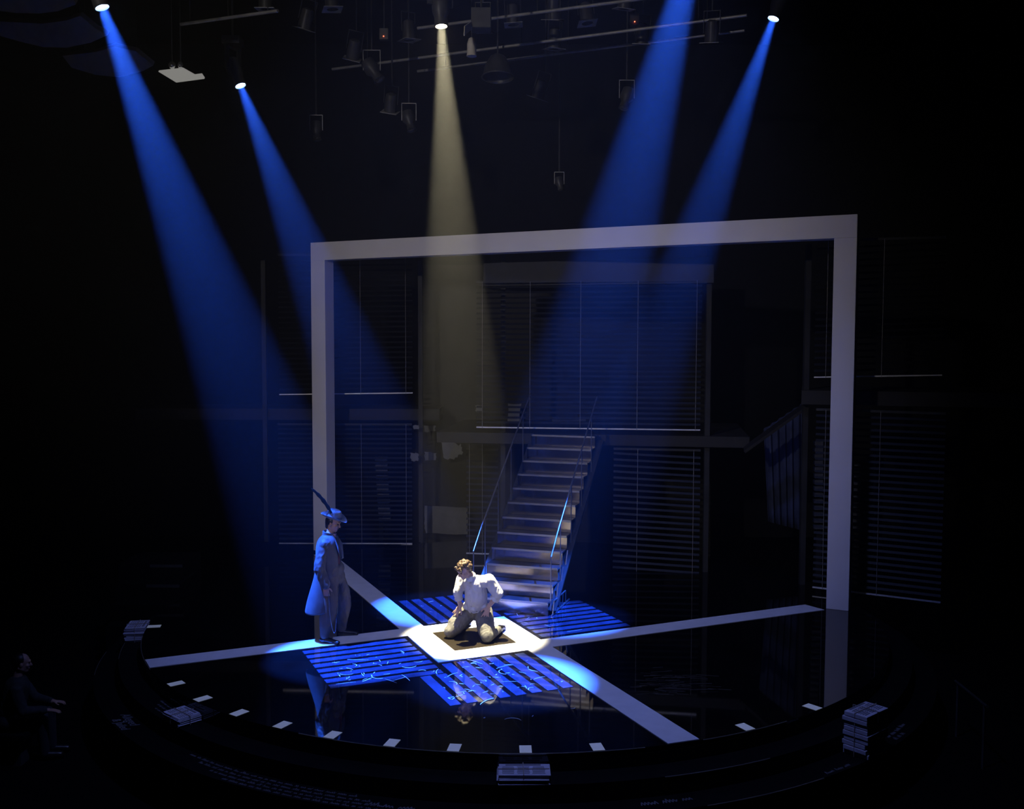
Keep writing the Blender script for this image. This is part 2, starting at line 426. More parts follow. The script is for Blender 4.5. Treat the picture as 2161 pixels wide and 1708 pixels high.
# ================================================================== TWO-STOREY SET BEHIND THE FRAME
bk = thing('set_facade', 'dark two-storey set with posts, deck and lintel behind the white frame', 'stage set', V((2, 5.5, 0)))
DK = 2.556
deckpoly = [V((-.9, 4.9, DK - .2)), V((4.9, 3.98, DK - .2)), V((5.4, 7.2, DK - .2)), V((-.5, 8.2, DK - .2))]
MB().slab(deckpoly, (0, 0, .2)).build('deck', 'set_brown', bk)
MB().slab([V((-7.5, 7.0, 2.62)), V((-1.0, 7.0, 2.62)), V((-1.0, 8.6, 2.62)), V((-7.5, 8.6, 2.62))], (0, 0, .24)).build('deck', 'set_brown', bk)
MB().slab([V((5.55, 3.0, 3.22)), V((9.2, 1.9, 3.22)), V((9.9, 4.2, 3.22)), V((6.2, 5.2, 3.22))], (0, 0, .24)).build('deck', 'set_brown', bk)
for x, Y, zt in ((888, 6.9, 6.0), (1062, 4.95, 6.0), (1493, 4.15, 6.0), (1700, 3.2, 6.0), (560, 6.9, 6.0)):
    P = at(x, 1000, Y)
    MB().box((P.x, P.y + .08, zt / 2 - .0), (.09, .09, zt)).build('set_post', 'set_grey', bk)
a, b = at(1020, 604, 4.9), at(1506, 596, 4.05); a2, b2 = at(1020, 556, 4.9), at(1506, 541, 4.05)
MB().slab([a, b, b2, a2], (.02, .12, 0)).build('lintel', 'set_grey', bk)
MB().slab([at(888, 1190, 8.0), at(1500, 1190, 8.0), at(1500, 560, 8.0), at(888, 560, 8.0)], (0, .1, 0)).build('set_wall', 'set_dark', bk)
MB().bar(at(1572, 948, 3.9), at(1700, 856, 3.5), .05, .32, up=V((0, 1, 0))).build('diagonal_stringer', 'set_brown', bk)
def torn(px_pts, Y, name, jag=2.5, mat='paper'):
    out = []
    for i, (x, y) in enumerate(px_pts):
        x2, y2 = px_pts[(i + 1) % len(px_pts)]
        for k in range(4):
            t = k / 4; j = 0 if k == 0 else jag
            out.append(at(x + (x2 - x) * t + rnd.uniform(-j, j), y + (y2 - y) * t + rnd.uniform(-j, j), Y))
    return MB().slab(out, (0, .012, 0)).build(name, mat, bk)
torn([(931, 918), (947, 917), (960, 937), (974, 940), (978, 955), (966, 966), (946, 971), (936, 960)], 7.6, 'torn_poster', 3)
torn([(897, 1068), (988, 1072), (988, 1128), (900, 1126), (896, 1105)], 7.5, 'torn_poster', 1.5)
torn([(895, 899), (920, 899), (918, 911), (896, 912)], 7.6, 'torn_poster', 1.5)
torn([(872, 899), (884, 898), (884, 907), (873, 907)], 6.6, 'torn_poster', 1)
torn([(866, 956), (883, 958), (883, 974), (868, 973)], 6.6, 'torn_poster', 2)
torn([(896, 954), (922, 957), (920, 972), (897, 973)], 7.6, 'torn_poster', 2)
torn([(1072, 852), (1101, 852), (1096, 905), (1070, 905)], 7.6, 'torn_poster', 2)
torn([(1165, 885), (1236, 884), (1236, 905), (1165, 905)], 7.6, 'torn_poster', 2)
torn([(1003, 857), (1018, 856), (1018, 868), (1004, 868)], 7.6, 'torn_poster', 2)
for x0, x1, yA, yB, Y, n in ((792, 817, 970, 1098, 6.9, 11), (1720, 1738, 935, 1112, 3.6, 14), (1800, 1818, 985, 1115, 3.2, 9), (1848, 1862, 960, 1190, 3.1, 16)):
    pr = thing('stone_pier', {792: 'pier of stacked pale blocks behind the left blind', 1720: 'pier of stacked dark blocks just left of the right frame post', 1800: 'pier of stacked dark blocks just right of the right frame post', 1848: 'thin pier of stacked blocks farther right of the right frame post'}[x0], 'pier', at((x0 + x1) / 2, yB, Y))
    for i in range(n):
        y = yA + (yB - yA) * i / (n - 1); hh = (yB - yA) / n * .32
        a = at(x0 + i * .8 * (x0 < 1000), y + hh, Y); b = at(x1 + i * .8 * (x0 < 1000), y - hh, Y)
        MB().box(((a.x + b.x) / 2, Y + .06, (a.z + b.z) / 2), (b.x - a.x, .12, abs(b.z - a.z))).build('block', 'pier_stone', pr)
    a = at(x0 + 4, 1200 if x0 < 1000 else 1240, Y + .14); zt = at(x0, yA - 4, Y).z
    MB().box(((a.x + at(x1 - 2, 1200, Y).x) / 2, Y + .17, zt / 2), (.10, .1, zt)).build('core', 'set_dark', pr)
# pleated blue striped cloth under the diagonal stringer
cu = MB(); n = 40
tl, tr = at(1612, 905, 5.2), at(1694, 850, 5.0); bl, br = at(1622, 1100, 5.2), at(1694, 1118, 5.0)
vv = []
for j in range(9):
    for i in range(n + 1):
        t = i / n; P = tl.lerp(tr, t).lerp(bl.lerp(br, t), j / 8); vv.append(P + V((0, .05 * math.sin(t * 34), 0)))
cu.add(vv, [(j * (n + 1) + i, j * (n + 1) + i + 1, (j + 1) * (n + 1) + i + 1, (j + 1) * (n + 1) + i) for j in range(8) for i in range(n)]); cu.smooth = True
o = cu.build('striped_curtain', 'curtain_blue'); sd = o.modifiers.new('s', 'SOLIDIFY'); sd.thickness = .01
tag(o, 'dim blue pleated curtain hanging left of the right frame post', 'curtain')

# ------------------------------------------------------------------ venetian blinds
def blind(label, p0, Y0, p1, Y1, ztop, cords, n):
    a, b = at(*p0, Y0), at(*p1, Y1)
    t = thing('venetian_blind', label, 'blind', (a + b) / 2, 'venetian blinds of the set')
    dirn = (b - a); L = dirn.length; dh = V((dirn.x, dirn.y, 0)).normalized()
    MB().bar(a, b, .035, .022).build('bottom_rail', 'alu', t)
    za = ztop
    A2, B2 = V((a.x, a.y, za)), V((b.x, b.y, za))
    MB().bar(A2, B2, .05, .04).build('head_rail', 'set_grey', t)
    nrm = V((-dh.y, dh.x, 0))
    for x in cords:
        f = (x - p0[0]) / (p1[0] - p0[0]); P = a.lerp(b, f) - nrm * .024 * (1 if nrm.y > 0 else -1)
        MB().tube([P + V((0, 0, -.02)), V((P.x, P.y, za))], .0042, 5).build('cord', 'cord', t)
    proto = None
    for i in range(n):
        f = (i + 1) / (n + 1); q0 = a.lerp(A2, f); q1 = b.lerp(B2, f); mid = (q0 + q1) / 2
        if proto is None:
            m = MB(); x_, y_, z_ = basis(q1 - q0); tilt = math.radians(62)
            dvec = (nrm * math.cos(tilt) + V((0, 0, 1)) * math.sin(tilt)) * .022
            hl = (q1 - q0) / 2; th = V((0, 0, .0015))
            m.slab([-hl - dvec, hl - dvec, hl + dvec, -hl + dvec], nrm * .0015)
            proto = m.build('slat', 'blind_slat', t); proto.location = mid
        else:
            c = proto.copy(); c.location = mid; C.objects.link(c); c.parent = t; c.matrix_parent_inverse = proto.matrix_parent_inverse.copy()
            c.rotation_euler = (rnd.uniform(-.004, .004), rnd.uniform(-.003, .003), rnd.uniform(-.01, .01))
blind('wide venetian blind upstairs in the middle above the staircase', (1006, 902), 4.78, (1478, 907), 4.08, 5.42, (1019, 1122, 1229, 1348, 1468), 27)
blind('venetian blind upstairs at left, seen through the left end of the frame', (590, 834), 6.75, (871, 830), 6.75, 6.1, (762, 857), 26)
blind('venetian blind downstairs at left behind the man in the hat', (590, 1148), 6.75, (871, 1148), 6.75, 2.55, (765, 859), 24)
blind('venetian blind downstairs right of the staircase', (1294, 1209), 4.35, (1476, 1222), 4.08, 2.3, (1345, 1462), 20)
blind('narrow venetian blind downstairs left of the staircase', (985, 1168), 5.25, (1052, 1170), 5.2, 2.3, (992, 1019), 18)
blind('venetian blind upstairs at right, crossing behind the right frame post', (1718, 795), 2.75, (1988, 790), 2.2, 6.0, (1743, 1862), 20)
blind('venetian blind downstairs at right, crossing behind the right frame post', (1716, 1238), 2.75, (1986, 1270), 1.75, 3.15, (1738, 1855), 28)

# ================================================================== LIGHTING RIG
def pipe(pa, Ya, pb, Yb, label):
    o = MB().tube([at(*pa, Ya), at(*pb, Yb)], .028, 8).build('lighting_pipe', 'pipe_grey')
    a, b = at(*pa, Ya), at(*pb, Yb)
    for f in (.1, .5, .9):
        p = a.lerp(b, f); hq = MB().tube([p, V((p.x, p.y, 12.0))], .008, 5).build('hanger', 'rig_black'); hq.parent = o
    return tag(o, label, 'pipe', 'pipes of the lighting grid')
pipe((700, 147), 6.2, (1575, 31), 2.9, 'long grey lighting pipe crossing just under the warm lamp')
pipe((880, 151), 6.6, (1570, 63), 3.6, 'long grey lighting pipe, lowest and farthest back of the grid')
pipe((880, 60), 4.2, (1420, -12), 2.0, 'grey lighting pipe above the row of square lamp frames')
pipe((380, 53), 3.0, (585, 24), 2.2, 'short grey lighting pipe at the upper left')

def aimed_lamp(label, kind, loc, aim, scale=1.0):
    d = (aim - loc).normalized(); t = thing('moving_head_lamp', label, 'stage lamp', loc - d * .35 * scale + V((0, 0, .62 * scale)), 'lit moving head lamps')
    k = scale; bd = loc - d * .40 * k
    head = MB().lathe([(.02 * k, -.14 * k), (.11 * k, -.13 * k), (.14 * k, -.05 * k), (.13 * k, .16 * k), (.105 * k, .24 * k), (.11 * k, .385 * k), (.094 * k, .39 * k), (.09 * k, .24 * k), (.11 * k, .12 * k), (.10 * k, -.06 * k), (.02 * k, -.10 * k)], bd, d, closed=True).build('head', 'rig_black', t)
    ln = MB().lathe([(.092 * k, 0), (.086 * k, .01 * k), (.06 * k, .022 * k), (.001, .028 * k)], bd + d * .355 * k, d).build('lens', 'lens_' + kind, head)
    side = d.cross(V((0, 0, 1))).normalized()
    yk = MB(); top = bd + V((0, 0, .34 * k))
    for s_ in (-1, 1): yk.bar(bd + side * .17 * k * s_ - V((0, 0, .06 * k)), top + side * .17 * k * s_, .04 * k, .09 * k, up=side)
    yk.bar(top - side * .19 * k, top + side * .19 * k, .09 * k, .05 * k); yk.build('yoke', 'rig_black', t)
    MB().box(top + V((0, 0, .1 * k)), (.32 * k, .3 * k, .14 * k)).build('base', 'rig_black', t, bevel=.01)
    MB().tube([top + V((0, 0, .16 * k)), V((top.x, top.y, 12.0))], .02, 6).build('hanger', 'rig_black', t)
    return t
lab = ['lit lamp throwing the big blue beam at the far upper left', 'lit lamp throwing the second blue beam from the left, lower than the others', 'lit lamp throwing the warm white beam onto the kneeling man', 'lit lamp throwing the blue beam at the upper right', 'lit lamp above the picture edge throwing the blue beam right of centre']
for lb, (kind, loc, aim, col, pw, cone, bl_) in zip(lab, LAMPS):
    aimed_lamp(lb, kind, loc, aim, .95)
    d = (aim - loc).normalized()
    spot('lamp_light_' + kind, loc - d * .36, aim, col, pw, cone, bl_, .03)   # the bulb inside the head shines out through the glass lens

def can_proto():
    t = thing('par_can', 'x', 'stage lamp', V((0, 0, 0)), 'unlit lamps hung in the lighting grid')
    cn = MB().lathe([(.05, .36), (.10, .33), (.115, .2), (.12, .0), (.105, .0), (.1, .2), (.03, .3)], (0, 0, 0), (0, 0, 1)).build('can', 'rig_black', t)
    g = MB(); s0_, s1_ = .165, .10
    n = 24
    inner = [V((s1_ * math.cos(2 * math.pi * i / n), s1_ * math.sin(2 * math.pi * i / n), -.012)) for i in range(n)]
    outer = []
    for p in inner:
        m_ = max(abs(p.x), abs(p.y)); outer.append(V((p.x / m_ * s0_, p.y / m_ * s0_, -.012)))
    for z in (0, .008): g.v += [tuple(p + V((0, 0, z))) for p in inner + outer]
    for i in range(n):
        j = (i + 1) % n
        g.f += [(i, j, n + j, n + i), (2 * n + i, 3 * n + i, 3 * n + j, 2 * n + j), (i, 2 * n + i, 2 * n + j, j), (n + i, n + j, 3 * n + j, 3 * n + i)]
    g.build('gel_frame', 'rig_grey', t)
    MB().lathe([(.085, .06), (.06, .045), (.001, .035)], (0, 0, 0), (0, 0, 1)).build('lens', 'glass_bulb', cn)
    y = MB()
    for s_ in (-1, 1): y.bar((.14 * s_, 0, .15), (.14 * s_, 0, .5), .03, .008)
    y.bar((-.145, 0, .5), (.145, 0, .5), .03, .012); y.build('yoke', 'rig_black', t)
    return t
proto = can_proto()
def copy_tree(root):
    r = root.copy(); C.objects.link(r)
    for ch in root.children:
        if ch.name.startswith('hanger'): continue
        c = ch.copy(); C.objects.link(c); c.parent = r; c.matrix_parent_inverse = ch.matrix_parent_inverse.copy()
        for g_ in ch.children:
            e_ = g_.copy(); C.objects.link(e_); e_.parent = c; e_.matrix_parent_inverse = g_.matrix_parent_inverse.copy()
    return r
CANS = [(1018, 68, 4.2, .1, 'directly right of the warm lamp'), (1082, 52, 4.0, -.1, 'second to the right of the warm lamp'),
        (1165, 40, 3.8, .2, 'third to the right of the warm lamp'), (1168, 103, 4.6, .0, 'under the third one right of the warm lamp'),
        (1315, 18, 3.4, .1, 'at the top edge left of the tall blue beam'), (1133, 207, 5.6, .25, 'hanging lowest below the grid, right of the warm beam'),
        (862, 85, 4.6, -.1, 'directly left of the warm lamp'), (742, 124, 5.0, .35, 'between the red indicator and the left pipe end'),
        (822, 236, 5.8, .3, 'hanging low left of the warm beam'), (640, 62, 4.0, .2, 'upper left of the grid, above the small blue lamp'),
        (1238, 48, 3.6, -.2, 'between the two right-hand groups of the grid'), (1352, 92, 4.4, .1, 'just left of the tall blue beam, low in the grid'),
        (560, 20, 3.0, .0, 'at the top edge over the short left pipe'), (1500, 88, 3.2, .15, 'between the two blue beams at right'), (700, 20, 3.4, -.15, 'at the top edge, left of the warm lamp')]
for i, (x, y, Y, tl_, where) in enumerate(CANS):
    r = proto if i == 0 else copy_tree(proto)
    r.location = at(x, y, Y); r.rotation_euler = (tl_ + .12, tl_ * .6, rnd.uniform(-.6, .6)); r['label'] = 'unlit lamp with square frame %s' % where
    bpy.context.view_layer.update(); top = r.matrix_world @ V((0, 0, .5))
    hg = MB().tube([top, V((top.x, top.y, 12.0))], .014, 6).build('hanger', 'rig_black'); hg.parent = r; hg.matrix_parent_inverse = r.matrix_world.inverted()
# hanging spotlights with a glint of blue, aimed down
def drop_lamp(x, y, Y, tilt, label, k=1.0):
    P = at(x, y, Y); d = V((math.sin(tilt), -.25, -math.cos(tilt))).normalized()
    t = thing('ellipsoidal_spotlight', label, 'stage lamp', P, 'unlit lamps hung in the lighting grid')
    br_ = MB().lathe([(.03 * k, -.42 * k), (.11 * k, -.4 * k), (.13 * k, -.22 * k), (.075 * k, -.14 * k), (.085 * k, -.02 * k), (.1 * k, .0), (.085 * k, .0), (.07 * k, -.1 * k)], P, d).build('barrel', 'rig_black', t)
    MB().lathe([(.08 * k, -.012), (.05 * k, .004), (.001, .01)], P, d).build('lens', 'glass_bulb', br_)
    y_ = MB(); c = P - d * .25 * k
    for s_ in (-1, 1): y_.bar(c + V((.14 * k * s_, 0, -.03)), c + V((.14 * k * s_, 0, .3 * k)), .03, .01)
    y_.bar(c + V((-.145 * k, 0, .3 * k)), c + V((.145 * k, 0, .3 * k)), .03, .012); y_.build('yoke', 'rig_grey', t)
    MB().tube([c + V((0, 0, .3 * k)), V((c.x, c.y, 12.0))], .016, 6).build('hanger', 'rig_black', t)
drop_lamp(868, 276, 5.6, .25, 'slim unlit spotlight with a blue glint, hanging lowest left of the warm beam')
drop_lamp(1314, 228, 4.8, -.3, 'slim unlit spotlight with a bright lens edge beside the tall blue beam')
drop_lamp(668, 295, 6.0, .1, 'slim unlit spotlight hanging low at left above the frame corner', .9)
drop_lamp(800, 170, 5.0, .6, 'tilted unlit spotlight with blue lit side left of the warm beam', 1.15)
drop_lamp(1183, 402, 6.4, .2, 'small unlit spotlight low over the middle of the frame', .7)
# big scoop lamp with a bright rim
P = at(1049, 163, 4.4); t = thing('scoop_lamp', 'big round scoop lamp with a shiny rim right of the warm beam', 'stage lamp', P)
MB().lathe([(.07, .42), (.14, .38), (.24, .2), (.275, .02), (.29, 0), (.27, .0), (.22, .19), (.10, .33), (.05, .36)], P, V((0, .12, 1))).build('shade', 'rig_black', t)
MB().tube([P + V((.288 * math.cos(q), .288 * math.sin(q), -.035 * math.sin(q))) for q in [2 * math.pi * i / 40 for i in range(41)]], .012, 6).build('rim', 'tube_metal', t)
MB().tube([P + V((0, 0, .4)), V((P.x, P.y, 12.0))], .018, 6).build('hanger', 'rig_black', t)
# white-sided lamp box lit by the warm lamp, and a small cream bell lamp
P = at(985, 62, .9); t = thing('barn_door_lamp', 'lamp with a cream barn door lit by the neighbouring warm lamp', 'stage lamp', P)
MB().slab([at(977, 76, .75), at(978, 55, .8), at(992, 46, 1.1), at(991, 64, 1.05)], (.012, 0, 0)).build('barn_door', 'cream', t)
q = at(1014, 58, 1.2)
MB().box(q + V((0, .05, .12)), (.3, .3, .3)).build('housing', 'rig_black', t, bevel=.01)
MB().tube([q + V((0, .05, .25)), V((q.x, q.y + .05, 12.0))], .018, 6).build('hanger', 'rig_black', t)
P = at(994, 119, 2.4); t = thing('bell_lamp', 'small cream bell-shaped lamp below the barn door lamp', 'stage lamp', P)
MB().lathe([(.085, 0), (.075, .05), (.075, .2), (.05, .28), (.02, .3)], P, (0, 0, 1)).build('bell', 'cream', t)
MB().tube([P + V((0, 0, .29)), V((P.x, P.y, 12.0))], .012, 6).build('hanger', 'rig_black', t)
for x, y, Y, lb in ((808, 77, 4.0, 'red indicator light left of the warm lamp'), (1338, 45, 3.6, 'red indicator light beside the tall blue beam')):
    P = at(x, y, Y); t = thing('indicator_box', 'small black control box with a ' + lb, 'control box', P)
    bx_ = MB().box(P + V((0, .08, .05)), (.16, .12, .2)).build('housing', 'rig_black', t, bevel=.008)
    MB().ell(P, (.011, .011, .011)).build('indicator', 'led_red', bx_)
    MB().tube([P + V((0, .08, .14)), V((P.x, P.y + .08, 12.0))], .012, 6).build('hanger', 'rig_black', t)
# emergency light: glowing panel with two bulbs
Pc = at(380, 160, 3.0); t = thing('emergency_light', 'pale L-shaped emergency light panel with two round bulbs', 'emergency light', Pc)
poly = [(333, 153), (384, 147), (409, 161), (424, 159), (430, 168), (371, 176)]
MB().slab([at(x, y, 3.0 - (y - 150) * .012) for x, y in poly], (0, .03, .03)).build('panel', 'sign_glow', t)
for x in (362, 380):
    MB().ell(at(x, 140, 3.05), (.062 if x < 370 else .045, .06, .07)).build('bulb', 'glass_bulb', t)
    p = at(x, 132, 3.1); MB().tube([p, V((p.x, p.y, 12.0))], .01, 6).build('hanger', 'rig_black', t)
# curved ceiling panels at the upper left
for i, (poly, lb) in enumerate((
    ([(-60, -40), (140, -40), (158, 12), (120, 26), (80, 31), (30, 30), (-60, 18)], 'topmost curved brown acoustic panel in the upper left corner'),
    ([(-30, 46), (40, 50), (90, 52), (140, 45), (168, 35), (200, 62), (226, 76), (190, 92), (140, 103), (90, 102), (40, 90), (-30, 70)], 'middle curved brown acoustic panel at the upper left'),
    ([(130, 120), (200, 112), (240, 100), (285, 110), (322, 140), (300, 152), (250, 165), (200, 160), (150, 145)], 'lowest curved brown acoustic panel, behind the big blue beam'))):
    Y = 3.4 + i * .9
    o = MB().slab([at(x, y, Y + (y - 60) * .004) for x, y in poly], (0, .1, .1)).build('acoustic_panel', 'panel_brown'); tag(o, lb, 'panel', 'curved acoustic panels')
    xs = [v.co for v in o.data.vertices]; c_ = sum(xs, V()) / len(xs)
    for q in (-.5, .5):
        hg = MB().tube([c_ + V((q, 0, 0)), V((c_.x + q, c_.y, 12.0))], .01, 6).build('hanger', 'rig_black'); hg.parent = o

# ================================================================== NEWSPAPER BUNDLES, SIDE STEPS, AUDITORIUM
def bundle(label, c, sx, sy, rz, hgt, base):
    t = thing('newspaper_bundle', label, 'newspapers', V((c.x, c.y, base)), 'tied newspaper bundles around the stage')
    m = Matrix.Rotation(rz, 3, 'Z'); n = 9; lh = hgt / n
    for i in range(n):
        o = MB().box(V((c.x + rnd.uniform(-.012, .012), c.y + rnd.uniform(-.012, .012), base + lh * (i + .5))), (sx + rnd.uniform(-.02, .01), sy + rnd.uniform(-.02, .01), lh * .86), Matrix.Rotation(rz + rnd.uniform(-.02, .02), 3, 'Z')).build('newspaper', 'newsprint', t, bevel=.004)
    pr = MB(); zt = base + hgt - lh * .02
    pr.box(V((c.x, c.y, zt)) + m @ V((0, sy * .36, 0)), (sx * .7, sy * .1, .003), m)
    for col in (-1, 0, 1):
        for r in range(7):
            L = sx * .26 * rnd.uniform(.8, 1)
            pr.box(V((c.x, c.y, zt)) + m @ V((col * sx * .3, sy * (.2 - r * .09), 0)), (L, sy * .035, .003), m)
    pr.build('print', 'ink', o)
    st_ = MB()
    for q0, q1 in (((0, -sy / 2), (0, sy / 2)), ((-sx / 2, 0), (sx / 2, 0))):
        a = V((c.x, c.y, 0)) + m @ V((*q0, 0)); b = V((c.x, c.y, 0)) + m @ V((*q1, 0)); o_ = (a - b).normalized() * .006
        st_.tube([V((a.x, a.y, base)) + o_, V((a.x, a.y, base + hgt + .005)) + o_, V((b.x, b.y, base + hgt + .005)) - o_, V((b.x, b.y, base)) - o_], .005, 5)
    st_.build('string', 'string', t)
def rim(a, r): return SC + V((r * math.cos(math.radians(a)), r * math.sin(math.radians(a)), 0))
def rim_turn(a): return math.radians(a + 90)
bundle('tied newspaper bundle at the front, below the middle of the stage edge', rim(-89.3, 5.775), .52, .29, rim_turn(-89.3), .10, -.2)
bundle('tied newspaper bundle at front left, below the second tape mark', rim(-133, 5.775), .37, .29, rim_turn(-133), .10, -.2)
bundle('tall tied newspaper bundle at right below the right frame post', rim(-49, 6.085), .46, .30, rim_turn(-49), .50, -.4)
bundle('tied newspaper bundle at the far left beside the first tape mark', rim(-170.5, 5.775), .42, .29, rim_turn(-170.5), .22, -.2)
# side steps at far left with shiny nosings
su = thing('side_steps', 'dark side steps with worn shiny edges at far left', 'steps', V((-5.75, 2.0, -1.0)))
for i in range(4):
    z = -.35 + i * .27; x0 = -5.35 - i * .05; Y0 = 1.75 + i * .32
    MB().box((x0 - .35 + .2, Y0 + .5, (z - 1.0) / 2), (1.1, 1.0, z + 1.0)).build('step', 'step_black', su)
    if i > 1: MB().box((x0 + .12, Y0 - .004, z - .03), (.56, .012, .05)).build('nosing', 'set_grey', su)
# handwriting painted on the floor around the stage
def scrawl(r0, z, a0, a1, size, seed, parent):
    r = random.Random(seed); m = MB(); a = a0
    def pt(an, o_): return SC + V(((r0 - o_) * math.cos(math.radians(an)), (r0 - o_) * math.sin(math.radians(an)), z + .002))
    da = math.degrees(size * .18 / r0)
    while a < a1:
        pts = [pt(a + i * da, (r.uniform(.4, .7) if i % 2 else 0) * size * (1.4 if r.random() < .12 else 1)) for i in range(r.randint(5, 13))]
        for p, q in zip(pts, pts[1:]):
            d_ = (q - p).normalized(); o_ = V((-d_.y, d_.x, 0)) * size * .06
            m.add([p + o_, p - o_, q - o_, q + o_], [(0, 1, 2, 3)])
        a += da * (len(pts) + 2)
    o = m.build('handwriting', 'floor_ink', parent); o['kind'] = 'stuff'; o['label'] = 'faint white handwriting'
for i in range(4): scrawl(6.0 + i * .07, -.4, -128 + i * 2.5, -106 + i * 1.5, .055, i, step_b)
for i in range(3): scrawl(5.70 + i * .07, -.2, -141 + i, -135.5 + i, .045, 30 + i, step_a)
scrawl(6.08, -.4, -78, -73.5, .10, 41, step_b); scrawl(6.10, -.4, -43.5, -39, .08, 42, step_b); scrawl(6.19, -.4, -43.5, -41, .08, 43, step_b); scrawl(6.2, -.4, -57, -53, .07, 44, step_b)
scrawl(6.14, -.4, -104.5, -100, .10, 45, step_b)
def word(txt, rr, z, a, size, parent):
    cu_ = bpy.data.curves.new('painted_word', 'FONT'); cu_.body = txt; cu_.size = size; cu_.shear = .35; cu_.extrude = .001; cu_.offset = .001
    t_ = bpy.data.objects.new('t', cu_); C.objects.link(t_); dg = bpy.context.evaluated_depsgraph_get(); dg.update()
    me = bpy.data.meshes.new_from_object(t_.evaluated_get(dg)); bpy.data.objects.remove(t_)
    o = bpy.data.objects.new('painted_word', me); me.materials.clear(); me.materials.append(MATS['floor_ink']); C.objects.link(o)
    me.transform(Matrix.Translation(rim(a, rr) + V((0, 0, z + .003))) @ Matrix.Rotation(rim_turn(a + 1.5), 4, 'Z')); o.parent = parent
word('Alleged', 6.08, -.4, -144.5, .15, step_b); word('& Jailed', 6.21, -.4, -143.5, .14, step_b)
# handrail in the dark at right
t = thing('aisle_handrail', 'faint grey aisle handrail in the dark at far right', 'handrail', fl(2060, 1480, -1.0))
a, b = at(2018, 1436, -1.0), at(2085, 1490, -2.2)
MB().tube([a, b], .02, 8).build('rail', 'set_grey', t)
for f in (.08, .92):
    p = a.lerp(b, f); MB().tube([V((p.x, p.y, -1.0)), p], .016, 6).build('post', 'rig_black', t)

# ================================================================== PEOPLE
def head_parts(m, c, fwd, up, k=1.0, skinny=1.0):
    f = fwd.normalized(); s = f.cross(up).normalized(); u = s.cross(f)      # s = his right
    P = lambda a, b, d: c + (f * a + s * b + u * d) * k
    ax = (f, s, u)
    m.ell(P(-.012, 0, .03), (.098 * k, .076 * k * skinny, .092 * k), ax)
    m.ell(P(.02, 0, -.035), (.072 * k, .062 * k * skinny, .078 * k), ax)
    m.ell(P(.052, 0, -.092), (.034 * k, .036 * k, .026 * k), ax)            # chin
    m.cap(P(-.02, .045, -.055), .03 * k, P(.045, .02, -.095), .02 * k); m.cap(P(-.02, -.045, -.055), .03 * k, P(.045, -.02, -.095), .02 * k)   # jaw
    m.cap(P(.085, 0, .012), .011 * k, P(.108, 0, -.026), .016 * k)          # nose
    m.cap(P(.088, .034, .028), .012 * k, P(.088, -.034, .028), .012 * k)    # brow
    for q in (-1, 1):
        m.ell(P(.062, .042 * q, -.022), (.026 * k, .024 * k, .022 * k), ax)  # cheeks
        m.ell(P(-.008, .078 * q * skinny, -.008), (.020 * k, .010 * k, .032 * k), ax)  # ears
    m.cap(P(.080, .018, -.062), .010 * k, P(.080, -.018, -.062), .010 * k)   # lips base
    return P, ax
def face_details(P, k, person):
    for q in (-1, 1):
        MB().ell(P(.083, .031 * q, .006), (.010 * k, .010 * k, .010 * k), n=10, m=6).build('eye', 'eye_dark', person)
    MB().cap(P(.088, .02, -.062), .0055 * k, P(.088, -.02, -.062), .0055 * k, n=8).build('mouth', 'lip', person)
def hand(m, wrist, direc, back, thumb_side, k=1.0, curl=.5, spread=.25):
    d = direc.normalized(); b = (back - d * back.dot(d)).normalized(); s = thumb_side - d * thumb_side.dot(d) - b * thumb_side.dot(b); s.normalize()
    palm = wrist + d * .05 * k
    m.ell(palm, (.052 * k, .040 * k, .017 * k), (d, s, b))
    m.cap(wrist - d * .03 * k, .026 * k, wrist + d * .02 * k, .026 * k)
    for i, (off, L) in enumerate(((.030, .072), (.010, .082), (-.011, .076), (-.030, .060))):
        root = wrist + d * .085 * k + s * off * k
        a1 = (d + s * (off * spread * 28) - b * curl * .35).normalized(); mid = root + a1 * L * .52 * k
        a2 = (a1 - b * curl * .9).normalized(); m.cap(root - a1 * .02 * k, .0105 * k, mid, .0095 * k, n=8); m.cap(mid, .0095 * k, mid + a2 * L * .48 * k, .0075 * k, n=8)
    r0 = wrist + d * .03 * k + s * .032 * k; t1 = (d * .65 + s * .75 - b * .15).normalized(); mid = r0 + t1 * .04 * k
    t2 = (d * .95 + s * .35 - b * .3).normalized(); m.cap(r0 - t1 * .01, .0135 * k, mid, .0115 * k, n=8); m.cap(mid, .0115 * k, mid + t2 * .034 * k, .009 * k, n=8)

# ------------------------------------------------------------------ kneeling man
km = thing('person', 'kneeling person in white shirt and grey trousers, hands on thighs, in the warm light', 'person', V((0, 0, .007)))
hipR, hipL = V((-.08, .22, .33)), V((.14, .13, .33)); knR, knL = V((-.335, .005, .095)), V((.205, -.225, .095))
anR, anL = V((-.17, .42, .075)), V((.36, .19, .075))
shR, shL = V((-.165, .05, .845)), V((.225, -.04, .86)); elR, elL = V((-.225, -.01, .64)), V((.345, -.04, .64))
wrR, wrL = V((-.195, .045, .455)), V((.215, -.035, .465))
hc = V((-.125, -.155, 1.03)); hf = V((-.72, -.50, -.42)); hu = V((-.22, -.22, .95))
m = MB(); PH, HX = head_parts(m, hc, hf, hu, 1.02)
m.cap(V((.03, .17, .34)), .13, V((.03, .12, .5)), .12); m.cap(V((.03, .1, .5)), .115, V((.02, .01, .78)), .125)
m.cap(V((.01, .01, .80)), .10, V((.0, -.02, .86)), .08); m.cap(V((-.0, -.03, .86)), .06, V((-.085, -.115, .985)), .052)
for a, b, c_ in ((shR, elR, wrR), (shL, elL, wrL)):
    m.cap(a, .052, b, .042); m.cap(b, .042, c_, .029)
